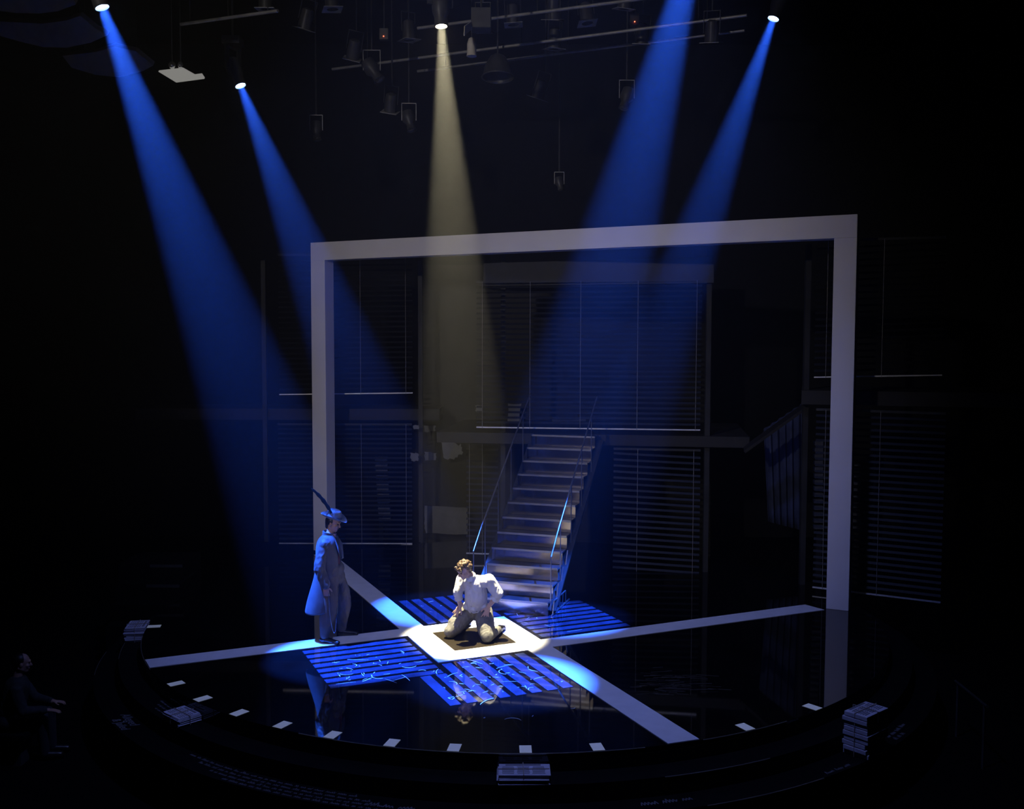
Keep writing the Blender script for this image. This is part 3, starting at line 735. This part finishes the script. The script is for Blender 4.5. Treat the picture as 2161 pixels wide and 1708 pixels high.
hand(m, wrR, V((-.12, .10, -.62)) + V((-.35, -.12, -.1)), V((-.25, -.75, .5)), V((.9, -.35, .1)), 1.06, .25, .35)
hand(m, wrL, V((-.32, -.10, -.55)) + V((.1, -.2, -.1)), V((.25, -.8, .5)), V((-.9, -.2, .2)), 1.06, .25, .35)
for a, b, c_ in ((hipR, knR, anR), (hipL, knL, anL)):
    m.cap(a, .08, b, .055); m.cap(b, .05, c_, .04)
bod = m.blob('body', 'skin', km, .0065, 3)
face_details(PH, 1.02, bod)
# hair: curly brown mop
hm = MB()
for _ in range(150):
    a, b, c_ = rnd.gauss(0, 1), rnd.gauss(0, 1), rnd.gauss(0, 1); q = V((a, b, c_)).normalized()
    if q.z < -.25 or (q.x > .35 and q.z < .52) or (q.x > .05 and q.z < .1): continue
    p = PH(-.018 + q.x * .098, q.y * .082, .040 + q.z * .096); r = rnd.uniform(.017, .028)
    hm.ell(p, (r, r, r * .85), n=8, m=6)
for i in range(10):   # fringe falling over the forehead
    hm.ell(PH(.078 + rnd.uniform(-.01, .016), -.06 + .0133 * i, .075 + rnd.uniform(-.018, .015)), (.022, .02, .02), n=8, m=6)
hm.ell(PH(-.03, 0, .04), (.095, .08, .09), HX); hm.cap(PH(-.085, 0, .02), .05, PH(-.085, 0, -.05), .035)
hm.blob('hair', 'hair_brown', km, .007, 1, wrinkle=.004, wscale=60)
# shirt with rolled sleeves, loose at the waist
m = MB()
m.cap(V((.03, .14, .44)), .152, V((.03, .08, .58)), .165); m.cap(V((.03, .08, .58)), .165, V((.025, .01, .77)), .15)
m.cap(V((-.09, .06, .815)), .085, V((.14, .0, .825)), .085); m.cap(shR + V((.05, 0, -.02)), .088, shL - V((.06, 0, .02)), .09)
m.cap(V((.0, .0, .84)), .085, V((-.04, -.06, .905)), .066)
m.cap(shR, .085, elR + V((0, 0, .03)), .070); m.cap(shL, .088, elL + V((.0, 0, .02)), .082)
m.cap(elR + V((0, 0, .03)), .068, elR.lerp(wrR, .22), .055); m.cap(elL + V((0, 0, .02)), .082, elL.lerp(wrL, .25), .062)
for q in range(7): m.ell(V((.03 + .15 * math.cos(q * .9), .13 + .13 * math.sin(q * .9), .44 + .012 * math.sin(q * 2.3))), (.05, .05, .045))
sht = m.blob('shirt', 'shirt_white', km, .0085, 5, wrinkle=.012, wscale=11)
for b_, w_, r in ((elR, wrR, .060), (elL, wrL, .068)):
    p = b_.lerp(w_, .30); dd = (w_ - b_).normalized()
    MB().lathe([(r, -.02), (r * 1.06, 0), (r, .022), (r * .8, .022), (r * .8, -.02)], p, dd, 20, closed=True).build('rolled_cuff', 'shirt_white', sht)
cl = MB(); nk = V((-.045, -.065, .925)); nd = V((-.085, -.095, .125)).normalized()
cl.lathe([(.078, -.02), (.072, .010), (.066, .012), (.072, -.02)], nk, nd, 24, closed=True).build('collar', 'shirt_white', sht)
for q in (-1, 1):
    lf = V((.85, -.5, 0)).normalized() * q; fv_ = V((-.5, -.85, 0)).normalized(); b_ = nk + nd * .006
    MB().slab([b_ + fv_ * .062 + lf * .022, b_ + fv_ * .03 + lf * .066, b_ + fv_ * .068 + lf * .082 - V((0, 0, .065)), b_ + fv_ * .112 + lf * .038 - V((0, 0, .055))], fv_ * .006 + V((0, 0, .006))).build('collar_flap', 'shirt_white', sht, bevel=.003)
fr = V((-.5, -.85, 0)).normalized()
for i in range(5):
    p = V((.005, -.05, .84)).lerp(V((.02, -.05, .50)), i / 4) + fr * (.10 + .03 * math.sin(i / 4 * 3.1)); MB().ell(p, (.007, .007, .007), n=8, m=6).build('button', 'cream', sht)
# trousers, belt, shoes
m = MB()
m.cap(V((-.03, .2, .35)), .135, V((.09, .15, .35)), .135); m.cap(V((.03, .16, .36)), .14, V((.03, .13, .45)), .132)
for a, b, c_ in ((hipR, knR, anR), (hipL, knL, anL)):
    m.cap(a, .138, b.lerp(a, .3), .125); m.cap(b.lerp(a, .3), .125, b, .092); m.cap(b, .086, c_.lerp(b, .1), .058); m.ell(b + V((0, 0, .005)), (.092, .092, .09))
m.blob('trousers', 'trouser_grey', km, .0085, 4, wrinkle=.009, wscale=13)
MB().lathe([(.140, -.018), (.146, -.018), (.146, .02), (.140, .02)], V((.03, .135, .425)), V((0, -.15, 1)), 28, closed=True, sx=1.0, sy=.95).build('belt', 'belt', km)
for a, b in ((anR, knR), (anL, knL)):
    d = (a - b).normalized(); s = V((-d.y, d.x, 0)); m = MB(); z = V((0, 0, 1))
    m.cap(a + d * .01 + z * .0, .05, a + d * .05 - z * .02, .048); m.cap(a + d * .05 + z * .012, .044, a + d * .20 - z * .028, .036, flat=(s, 1.15)); sho = m.blob('shoe', 'shoe', km, .007, 3)
    MB().slab([a + d * .03 + z * .047 + s * .026, a + d * .03 + z * .047 - s * .026, a + d * .20 + z * .006 - s * .032, a + d * .20 + z * .006 + s * .032], z * .01).build('sole', 'sole', sho)

# ------------------------------------------------------------------ man in the long coat and hat
hmn = thing('person', 'standing person in long dark coat and feathered hat, watching the kneeling one', 'person', V((-2.02, -.1, .007)))
hc = V((-1.995, -.10, 1.695)); hf = V((.93, -.22, -.26)); hu = V((.25, -.05, .95))
nS, fS = V((-2.085, -.295, 1.42)), V((-2.05, .11, 1.42)); nE, fE = V((-2.15, -.375, 1.10)), V((-2.08, .2, 1.10)); nW, fW = V((-2.065, -.385, .85)), V((-1.98, .2, .84))
nH, fH = V((-2.07, -.2, .93)), V((-2.02, .02, .93)); nK, fK = V((-2.075, -.235, .5)), V((-1.935, .06, .52)); nA, fA = V((-2.115, -.262, .10)), V((-1.93, .09, .10))
m = MB(); PH, HX = head_parts(m, hc, hf, hu, 1.0)
m.cap(V((-2.06, -.1, 1.46)), .065, hc + V((-.03, 0, -.07)), .052)
m.cap(V((-2.045, -.1, .95)), .12, V((-2.06, -.1, 1.15)), .11); m.cap(V((-2.06, -.1, 1.15)), .11, V((-2.065, -.1, 1.36)), .125); m.cap(nS, .06, fS, .06)
for a, b, c_ in ((nS, nE, nW), (fS, fE, fW)): m.cap(a, .05, b, .04); m.cap(b, .04, c_, .028)
hand(m, nW, V((.13, 0, -1)), V((.1, -1, 0)), V((1, 0, .1)), 1.05, .75, .1); hand(m, fW, V((.13, 0, -1)), V((.1, 1, 0)), V((1, 0, .1)), 1.05, .75, .1)
for a, b, c_ in ((nH, nK, nA), (fH, fK, fA)): m.cap(a, .085, b, .055); m.cap(b, .052, c_, .036)
bod = m.blob('body', 'skin_darker', hmn, .0065, 3)
face_details(PH, 1.0, bod)
hm = MB(); hm.ell(PH(-.03, 0, .03), (.088, .083, .085), HX); hm.cap(PH(-.075, 0, .02), .055, PH(-.07, 0, -.07), .04)
for q in (-1, 1): hm.cap(PH(-.005, .07 * q, .03), .018, PH(.0, .074 * q, -.005), .010)
hm.blob('hair', 'hair_black', hmn, .007, 2)
# hat
hu2 = V((.20, -.08, .97)).normalized(); ho = PH(-.012, 0, .068)
hx, hy, hz = V((1, -.12, -.2)).normalized(), None, None
hx = (hx - hu2 * hx.dot(hu2)).normalized(); hy = hu2.cross(hx)
br = MB(); n = 48; rings = [(.78, .0), (.9, .000), (1.2, .004), (1.5, .012), (1.72, .024), (1.74, .030), (1.7, .030), (1.45, .018), (1.2, .010), (.9, .008), (.78, .008)]
vv = []
for r, z in rings:
    for j in range(n):
        a = 2 * math.pi * j / n; ca, sa_ = math.cos(a), math.sin(a)
        zz = z + (r - .9) * (.030 * abs(sa_) ** 2 - .055 * max(ca, 0) ** 2 + .010 * max(-ca, 0))
        vv.append(ho + hx * (.112 * r * ca) + hy * (.094 * r * sa_) + hu2 * zz)
br.add(vv, [(i * n + j, i * n + (j + 1) % n, ((i + 1) % len(rings)) * n + (j + 1) % n, ((i + 1) % len(rings)) * n + j) for i in range(len(rings)) for j in range(n)]); br.smooth = True
hat = br.build('hat_brim', 'hat_felt', hmn)
cr = MB(); vv = []; prof = [(1.0, .0), (.99, .03), (.97, .06), (.94, .09), (.90, .112), (.80, .124), (.55, .118), (.25, .108), (.02, .104)]
for r, z in prof:
    for j in range(n):
        a = 2 * math.pi * j / n; ca, sa_ = math.cos(a), math.sin(a)
        pinch = 1 - .14 * max(0, ca) ** 3 * (z / .12); dz = -.012 * max(0, ca) * (z / .12) 
        vv.append(ho + hx * (.110 * r * ca * (1 if ca < 0 else 1 - .05 * z / .12)) + hy * (.092 * r * sa_ * pinch) + hu2 * (z + dz))
k_ = len(prof); cr.add(vv, [(i * n + j, i * n + (j + 1) % n, (i + 1) * n + (j + 1) % n, (i + 1) * n + j) for i in range(k_ - 1) for j in range(n)] + [tuple((k_ - 1) * n + j for j in range(n))]); cr.smooth = True
crn = cr.build('hat_crown', 'hat_felt', hmn)
bd = MB(); vv = []
for r, z in ((1.0, .004), (1.035, .006), (1.03, .034), (.99, .036)):
    for j in range(n):
        a = 2 * math.pi * j / n; vv.append(ho + hx * (.110 * r * math.cos(a)) + hy * (.092 * r * math.sin(a)) + hu2 * z)
bd.add(vv, [(i * n + j, i * n + (j + 1) % n, ((i + 1) % 4) * n + (j + 1) % n, ((i + 1) % 4) * n + j) for i in range(4) for j in range(n)]); bd.smooth = True
bd.build('hat_band', 'hat_band', crn)
# long feather: quill with a vane
f0 = at(700, 1084, -.20); f1 = at(688, 1062, -.18); f2 = at(674, 1045, -.16); f3 = at(657, 1032, -.14)
pts = []
for i in range(21):
    t = i / 20; a = f0.lerp(f1, t).lerp(f1.lerp(f2, t), t); b = f1.lerp(f2, t).lerp(f2.lerp(f3, t), t); pts.append(a.lerp(b, t))
fe = MB(); fq = fe.tube(pts, [.006 - .004 * i / 20 for i in range(21)], 6).build('feather_quill', 'feather', hmn)
fv = MB(); vv = []
for i, p in enumerate(pts):
    tg = (pts[min(i + 1, 20)] - pts[max(i - 1, 0)]).normalized(); nn = tg.cross(V((0, 1, 0))).normalized(); t = i / 20
    wd = .026 * (math.sin(math.pi * min(1, t * .86 + .12)) ** .5); jit = 1 + .15 * math.sin(i * 5)
    vv += [p + nn * wd * jit + V((0, .004, 0)), p + nn * wd * .5 + V((0, -.005, 0)), p, p - nn * wd * .5 + V((0, -.005, 0)), p - nn * wd * jit + V((0, .004, 0))]
fv.add(vv, [(i * 5 + j, i * 5 + j + 1, i * 5 + j + 6, i * 5 + j + 5) for i in range(20) for j in range(4)]); fv.smooth = True
fo = fv.build('feather_vane', 'feather', fq); sd = fo.modifiers.new('s', 'SOLIDIFY'); sd.thickness = .003
# shirt, collar, tie
m = MB(); m.cap(V((-2.03, -.1, 1.06)), .125, V((-2.04, -.1, 1.32)), .135); m.cap(V((-2.055, -.2, 1.40)), .07, V((-2.05, 0, 1.40)), .07); m.cap(V((-2.05, -.1, 1.4)), .075, V((-2.035, -.1, 1.50)), .062)
m.blob('shirt', 'tie_red', hmn, .01, 4)
MB().lathe([(.076, -.025), (.072, .022), (.064, .024), (.070, -.025)], V((-2.030, -.1, 1.535)), V((.25, 0, 1)), 24, closed=True).build('collar', 'shirt_pink', hmn)
m = MB(); m.ell(V((-1.958, -.10, 1.50)), (.02, .022, .022)); m.cap(V((-1.945, -.1, 1.47)), .016, V((-1.885, -.1, 1.2)), .032, flat=(V((1, 0, 0)), .4)); m.build('tie', 'hat_band', hmn)
# baggy high-waisted trousers
m = MB()
m.cap(V((-2.0, -.19, 1.02)), .115, V((-1.98, .0, 1.02)), .115); m.cap(V((-2.02, -.18, .9)), .135, V((-1.99, .0, .9)), .135)
for a, b, c_, fx in ((nH, nK, nA, .02), (fH, fK, fA, .03)):
    m.cap(a, .135, b.lerp(a, .35) + V((fx, 0, 0)), .142); m.cap(b.lerp(a, .35) + V((fx, 0, 0)), .142, b + V((fx, 0, -.05)), .125); m.cap(b + V((fx, 0, -.05)), .125, c_ + V((.01, 0, .06)), .066); m.cap(c_ + V((.01, 0, .06)), .066, c_ + V((.01, 0, .015)), .060)
m.blob('trousers', 'pants_taupe', hmn, .009, 4, wrinkle=.011, wscale=8)
# the long open coat: a loft from collar to hem with an opening that widens downwards
rings = []  # z, cx, hx, hy, half opening near side (deg), far side
for z, cx, a, b, on, of in ((1.535, -2.06, .085, .085, 48, 48), (1.50, -2.065, .115, .16, 40, 40), (1.455, -2.075, .145, .235, 32, 34), (1.38, -2.08, .160, .262, 28, 30), (1.28, -2.075, .172, .258, 24, 26), (1.17, -2.07, .178, .25, 22, 26),
                              (1.08, -2.07, .178, .243, 27, 40), (.98, -2.08, .182, .245, 38, 62), (.85, -2.10, .196, .255, 50, 72), (.70, -2.13, .215, .265, 57, 76), (.56, -2.155, .232, .275, 60, 78), (.43, -2.17, .245, .28, 62, 80)):
    rings.append((z, cx, a, b, on, of))
ct = MB(); n = 44; vv = []; cnt = len(rings)
def coat_pt(i, j, inset):
    z, cx, a, b, on, of = rings[i]
    t0, t1 = math.radians(on), math.radians(360 - of); t = t0 + (t1 - t0) * j / n     # from the near front edge round the back to the far one
    fold = .012 * math.sin(t * 9 + i * .3) * max(0, (1.1 - z)) * 1.6
    k = 1 + fold - inset
    zz = z + (.02 * math.sin(t * 2.0) if i == cnt - 1 else 0)
    return V((cx + a * math.cos(t) * k, -.1 - b * math.sin(t) * k, zz))
for ins in (0, .06):
    for i in range(cnt):
        for j in range(n + 1): vv.append(coat_pt(i, j, ins))
q = cnt * (n + 1); ff = []
for i in range(cnt - 1):
    for j in range(n):
        a = i * (n + 1) + j; ff.append((a, a + 1, a + n + 2, a + n + 1)); ff.append((q + a, q + a + n + 1, q + a + n + 2, q + a + 1))
for j in range(n):
    ff.append((j, q + j, q + j + 1, j + 1)); e = (cnt - 1) * (n + 1) + j; ff.append((e, e + 1, q + e + 1, q + e))
for i in range(cnt - 1):
    for j in (0, n):
        a = i * (n + 1) + j; ff.append((a, a + n + 1, q + a + n + 1, q + a))
ct.add(vv, ff); ct.smooth = True
co = ct.build('coat', 'coat', hmn); sb_ = co.modifiers.new('s', 'SUBSURF'); sb_.levels = 1; sb_.render_levels = 1
for a, b, c_, sg in ((nS, nE, nW, -1), (fS, fE, fW, 1)):
    m = MB(); m.cap(a + V((.0, -.02 * sg, .0)), .088, b, .074); m.cap(b, .074, c_ + V((0, 0, .02)), .062); m.cap(a + V((.01, -.08 * sg, .02)), .075, a, .082)
    m.blob('sleeve', 'coat', hmn, .009, 3, wrinkle=.012, wscale=12)
for sg in (-1, 1):   # broad lapels and turned collar
    y = lambda o_: -.1 + sg * o_
    MB().slab([V((-2.01, y(.085), 1.545)), V((-1.955, y(.115), 1.46)), V((-1.905, y(.150), 1.36)), V((-1.882, y(.095), 1.16)), V((-1.893, y(.06), 1.18)), V((-1.925, y(.052), 1.36)), V((-1.965, y(.06), 1.50))], V((.012, sg * .006, .006))).build('lapel', 'coat', co)
MB().lathe([(.088, -.03), (.095, .03), (.085, .035), (.078, -.03)], V((-2.06, -.1, 1.535)), V((.2, 0, 1)), 24, closed=True).build('coat_collar', 'coat', co)
# watch chain
pc = []
for i in range(41):
    t = i / 40; p = V((-1.90, -.20, 1.0)).lerp(V((-2.02, -.385, .76)), t); sag = .80 * (1 - (2 * t - 1) ** 2) ** .62
    pc.append(V((p.x + .02 * math.sin(t * 3.1), -.40 + .02 * abs(2 * t - 1) - .01 + (p.y + .40) * max(0, 1 - t * 6), p.z - sag * (1 - .28 * t))))
chn = MB(); chn.tube(pc, [.0045 + .0022 * (i % 2) for i in range(41)], 6).build('watch_chain', 'chain', hmn)
for a, h0, toe in ((nA, V((-2.185, -.235, 0)), V((-1.85, -.345, 0))), (fA, V((-2.0, .075, 0)), V((-1.68, .13, 0)))):
    d = (toe - h0).normalized(); z = V((0, 0, 1)); s = V((-d.y, d.x, 0)); m = MB()
    m.cap(h0 + d * .05 + z * .05, .045, h0 + d * .12 + z * .05, .046); m.cap(h0 + d * .10 + z * .052, .044, h0 + d * .30 + z * .03, .024, flat=(s, 1.2)); m.cap(h0 + d * .05 + z * .02, .018, h0 + d * .30 + z * .02, .018, flat=(s, 2.2))
    m.blob('shoe', 'shoe', hmn, .007, 3)

# ------------------------------------------------------------------ one watcher in the dark at far left
P = at(48, 1402, -1.9); au = thing('person', 'dim seated spectator in the dark at far left', 'person', V((P.x - .05, P.y, -1.0)))
hf = V((.9, .4, -.1)); m = MB(); PH, HX = head_parts(m, P, hf, V((0, 0, 1)), 1.0)
m.cap(P + V((-.03, 0, -.06)), .055, P + V((-.06, -.02, -.22)), .06); m.cap(P + V((-.06, -.02, -.30)), .13, P + V((-.14, -.05, -.62)), .13)
shn, shf = P + V((.02, -.2, -.28)), P + V((-.1, .16, -.28)); m.cap(shn, .06, shf, .06)
for s_, e_, w__ in ((shn, P + V((.12, -.26, -.52)), P + V((.36, -.12, -.56))), (shf, P + V((.05, .22, -.52)), P + V((.30, .16, -.55)))):
    m.cap(s_, .055, e_, .045); m.cap(e_, .042, w__, .03); hand(m, w__, V((1, .2, -.1)), V((0, 0, 1)), V((0, .5 if s_ is shn else -.5, 0)), 1.0, .5, .15)
hipz = -.62 + .42 - P.z
for q in (-.1, .1):
    hp = P + V((-.14, q - .05, -.70)); kn = hp + V((.38, .12, .02)); ft = V((kn.x + .02, kn.y + .02, -.93)); m.cap(hp, .09, kn, .065); m.cap(kn, .06, ft, .045); m.cap(ft, .045, ft + V((.16, .05, -.02)), .035)
bod = m.blob('body', 'skin_darker', au, .009, 3); face_details(PH, 1.0, bod)
hm = MB(); hm.ell(PH(-.03, 0, .035), (.095, .085, .09), HX); hm.blob('hair', 'hair_black', au, .01, 2)
m = MB(); m.cap(P + V((-.06, -.02, -.30)), .15, P + V((-.14, -.05, -.66)), .155); m.cap(shn, .08, shf, .08)
for s_, e_, w__ in ((shn, P + V((.12, -.26, -.52)), P + V((.36, -.12, -.56))), (shf, P + V((.05, .22, -.52)), P + V((.30, .16, -.55)))):
    m.cap(s_, .075, e_, .062); m.cap(e_, .06, e_.lerp(w__, .85), .042)
m.blob('jacket', 'jacket_dark', au, .011, 4, wrinkle=.01)
m = MB()
for q in (-.1, .1):
    hp = P + V((-.14, q - .05, -.70)); kn = hp + V((.38, .12, .02)); ft = V((kn.x + .02, kn.y + .02, -.91)); m.cap(hp, .105, kn, .082); m.cap(kn, .08, ft, .06)
m.blob('trousers', 'jeans_dark', au, .011, 3)
for q in (-.1, .1):
    hp = P + V((-.14, q - .05, -.70)); kn = hp + V((.38, .12, .02)); ft = V((kn.x + .02, kn.y + .02, -.93)); m = MB(); m.cap(ft, .055, ft + V((.17, .055, -.02)), .046); m.blob('shoe', 'shoe', au, .01, 2)
ch = thing('seat', 'black auditorium seat under the dim spectator', 'seat', V((P.x - .15, P.y, -1.0)))
sz = P.z - .80
MB().box((P.x - .1, P.y - .05, sz - .06), (.5, .5, .1)).build('cushion', 'black_cloth', ch, bevel=.03)
MB().box((P.x - .36, P.y - .1, sz + .22), (.08, .5, .6), Matrix.Rotation(-.2, 3, 'Y')).build('backrest', 'black_cloth', ch, bevel=.03)
MB().box((P.x - .1, P.y - .05, (sz - .11 - 1.0) / 2), (.3, .3, max(.02, sz - .11 + 1.0))).build('pedestal', 'rig_black', ch)

# ================================================================== HAZE
hz_ = MB().box((0.3, 1.8, 5.45), (19.0, 13.6, 12.1)).build('haze', 'black_cloth')
hm_ = bpy.data.materials.new('stage_haze'); hm_.use_nodes = True; nt = hm_.node_tree; nt.nodes.clear()
out = nt.nodes.new('ShaderNodeOutputMaterial'); vsn = nt.nodes.new('ShaderNodeVolumeScatter')
vsn.inputs['Color'].default_value = (1, 1, 1, 1); vsn.inputs['Density'].default_value = .0052
# the haze hangs thicker under the roof than near the floor
tcn = nt.nodes.new('ShaderNodeTexCoord'); sx_ = nt.nodes.new('ShaderNodeSeparateXYZ'); mr = nt.nodes.new('ShaderNodeMapRange')
nt.links.new(tcn.outputs['Object'], sx_.inputs[0]); nt.links.new(sx_.outputs['Z'], mr.inputs['Value'])
mr.inputs['From Min'].default_value = .5; mr.inputs['From Max'].default_value = 9.5; mr.inputs['To Min'].default_value = .0018; mr.inputs['To Max'].default_value = .0095
nt.links.new(mr.outputs[0], vsn.inputs['Density']); vsn.inputs['Anisotropy'].default_value = .35
nt.links.new(vsn.outputs[0], out.inputs['Volume'])
hz_.data.materials.clear(); hz_.data.materials.append(hm_); hz_.display_type = 'WIRE'
tag(hz_, 'thin stage haze that makes the light beams visible', 'haze', kind='stuff')

for nme in ('lens_blue', 'sign_glow', 'led_red'): bpy.data.materials[nme].cycles.emission_sampling = 'NONE'
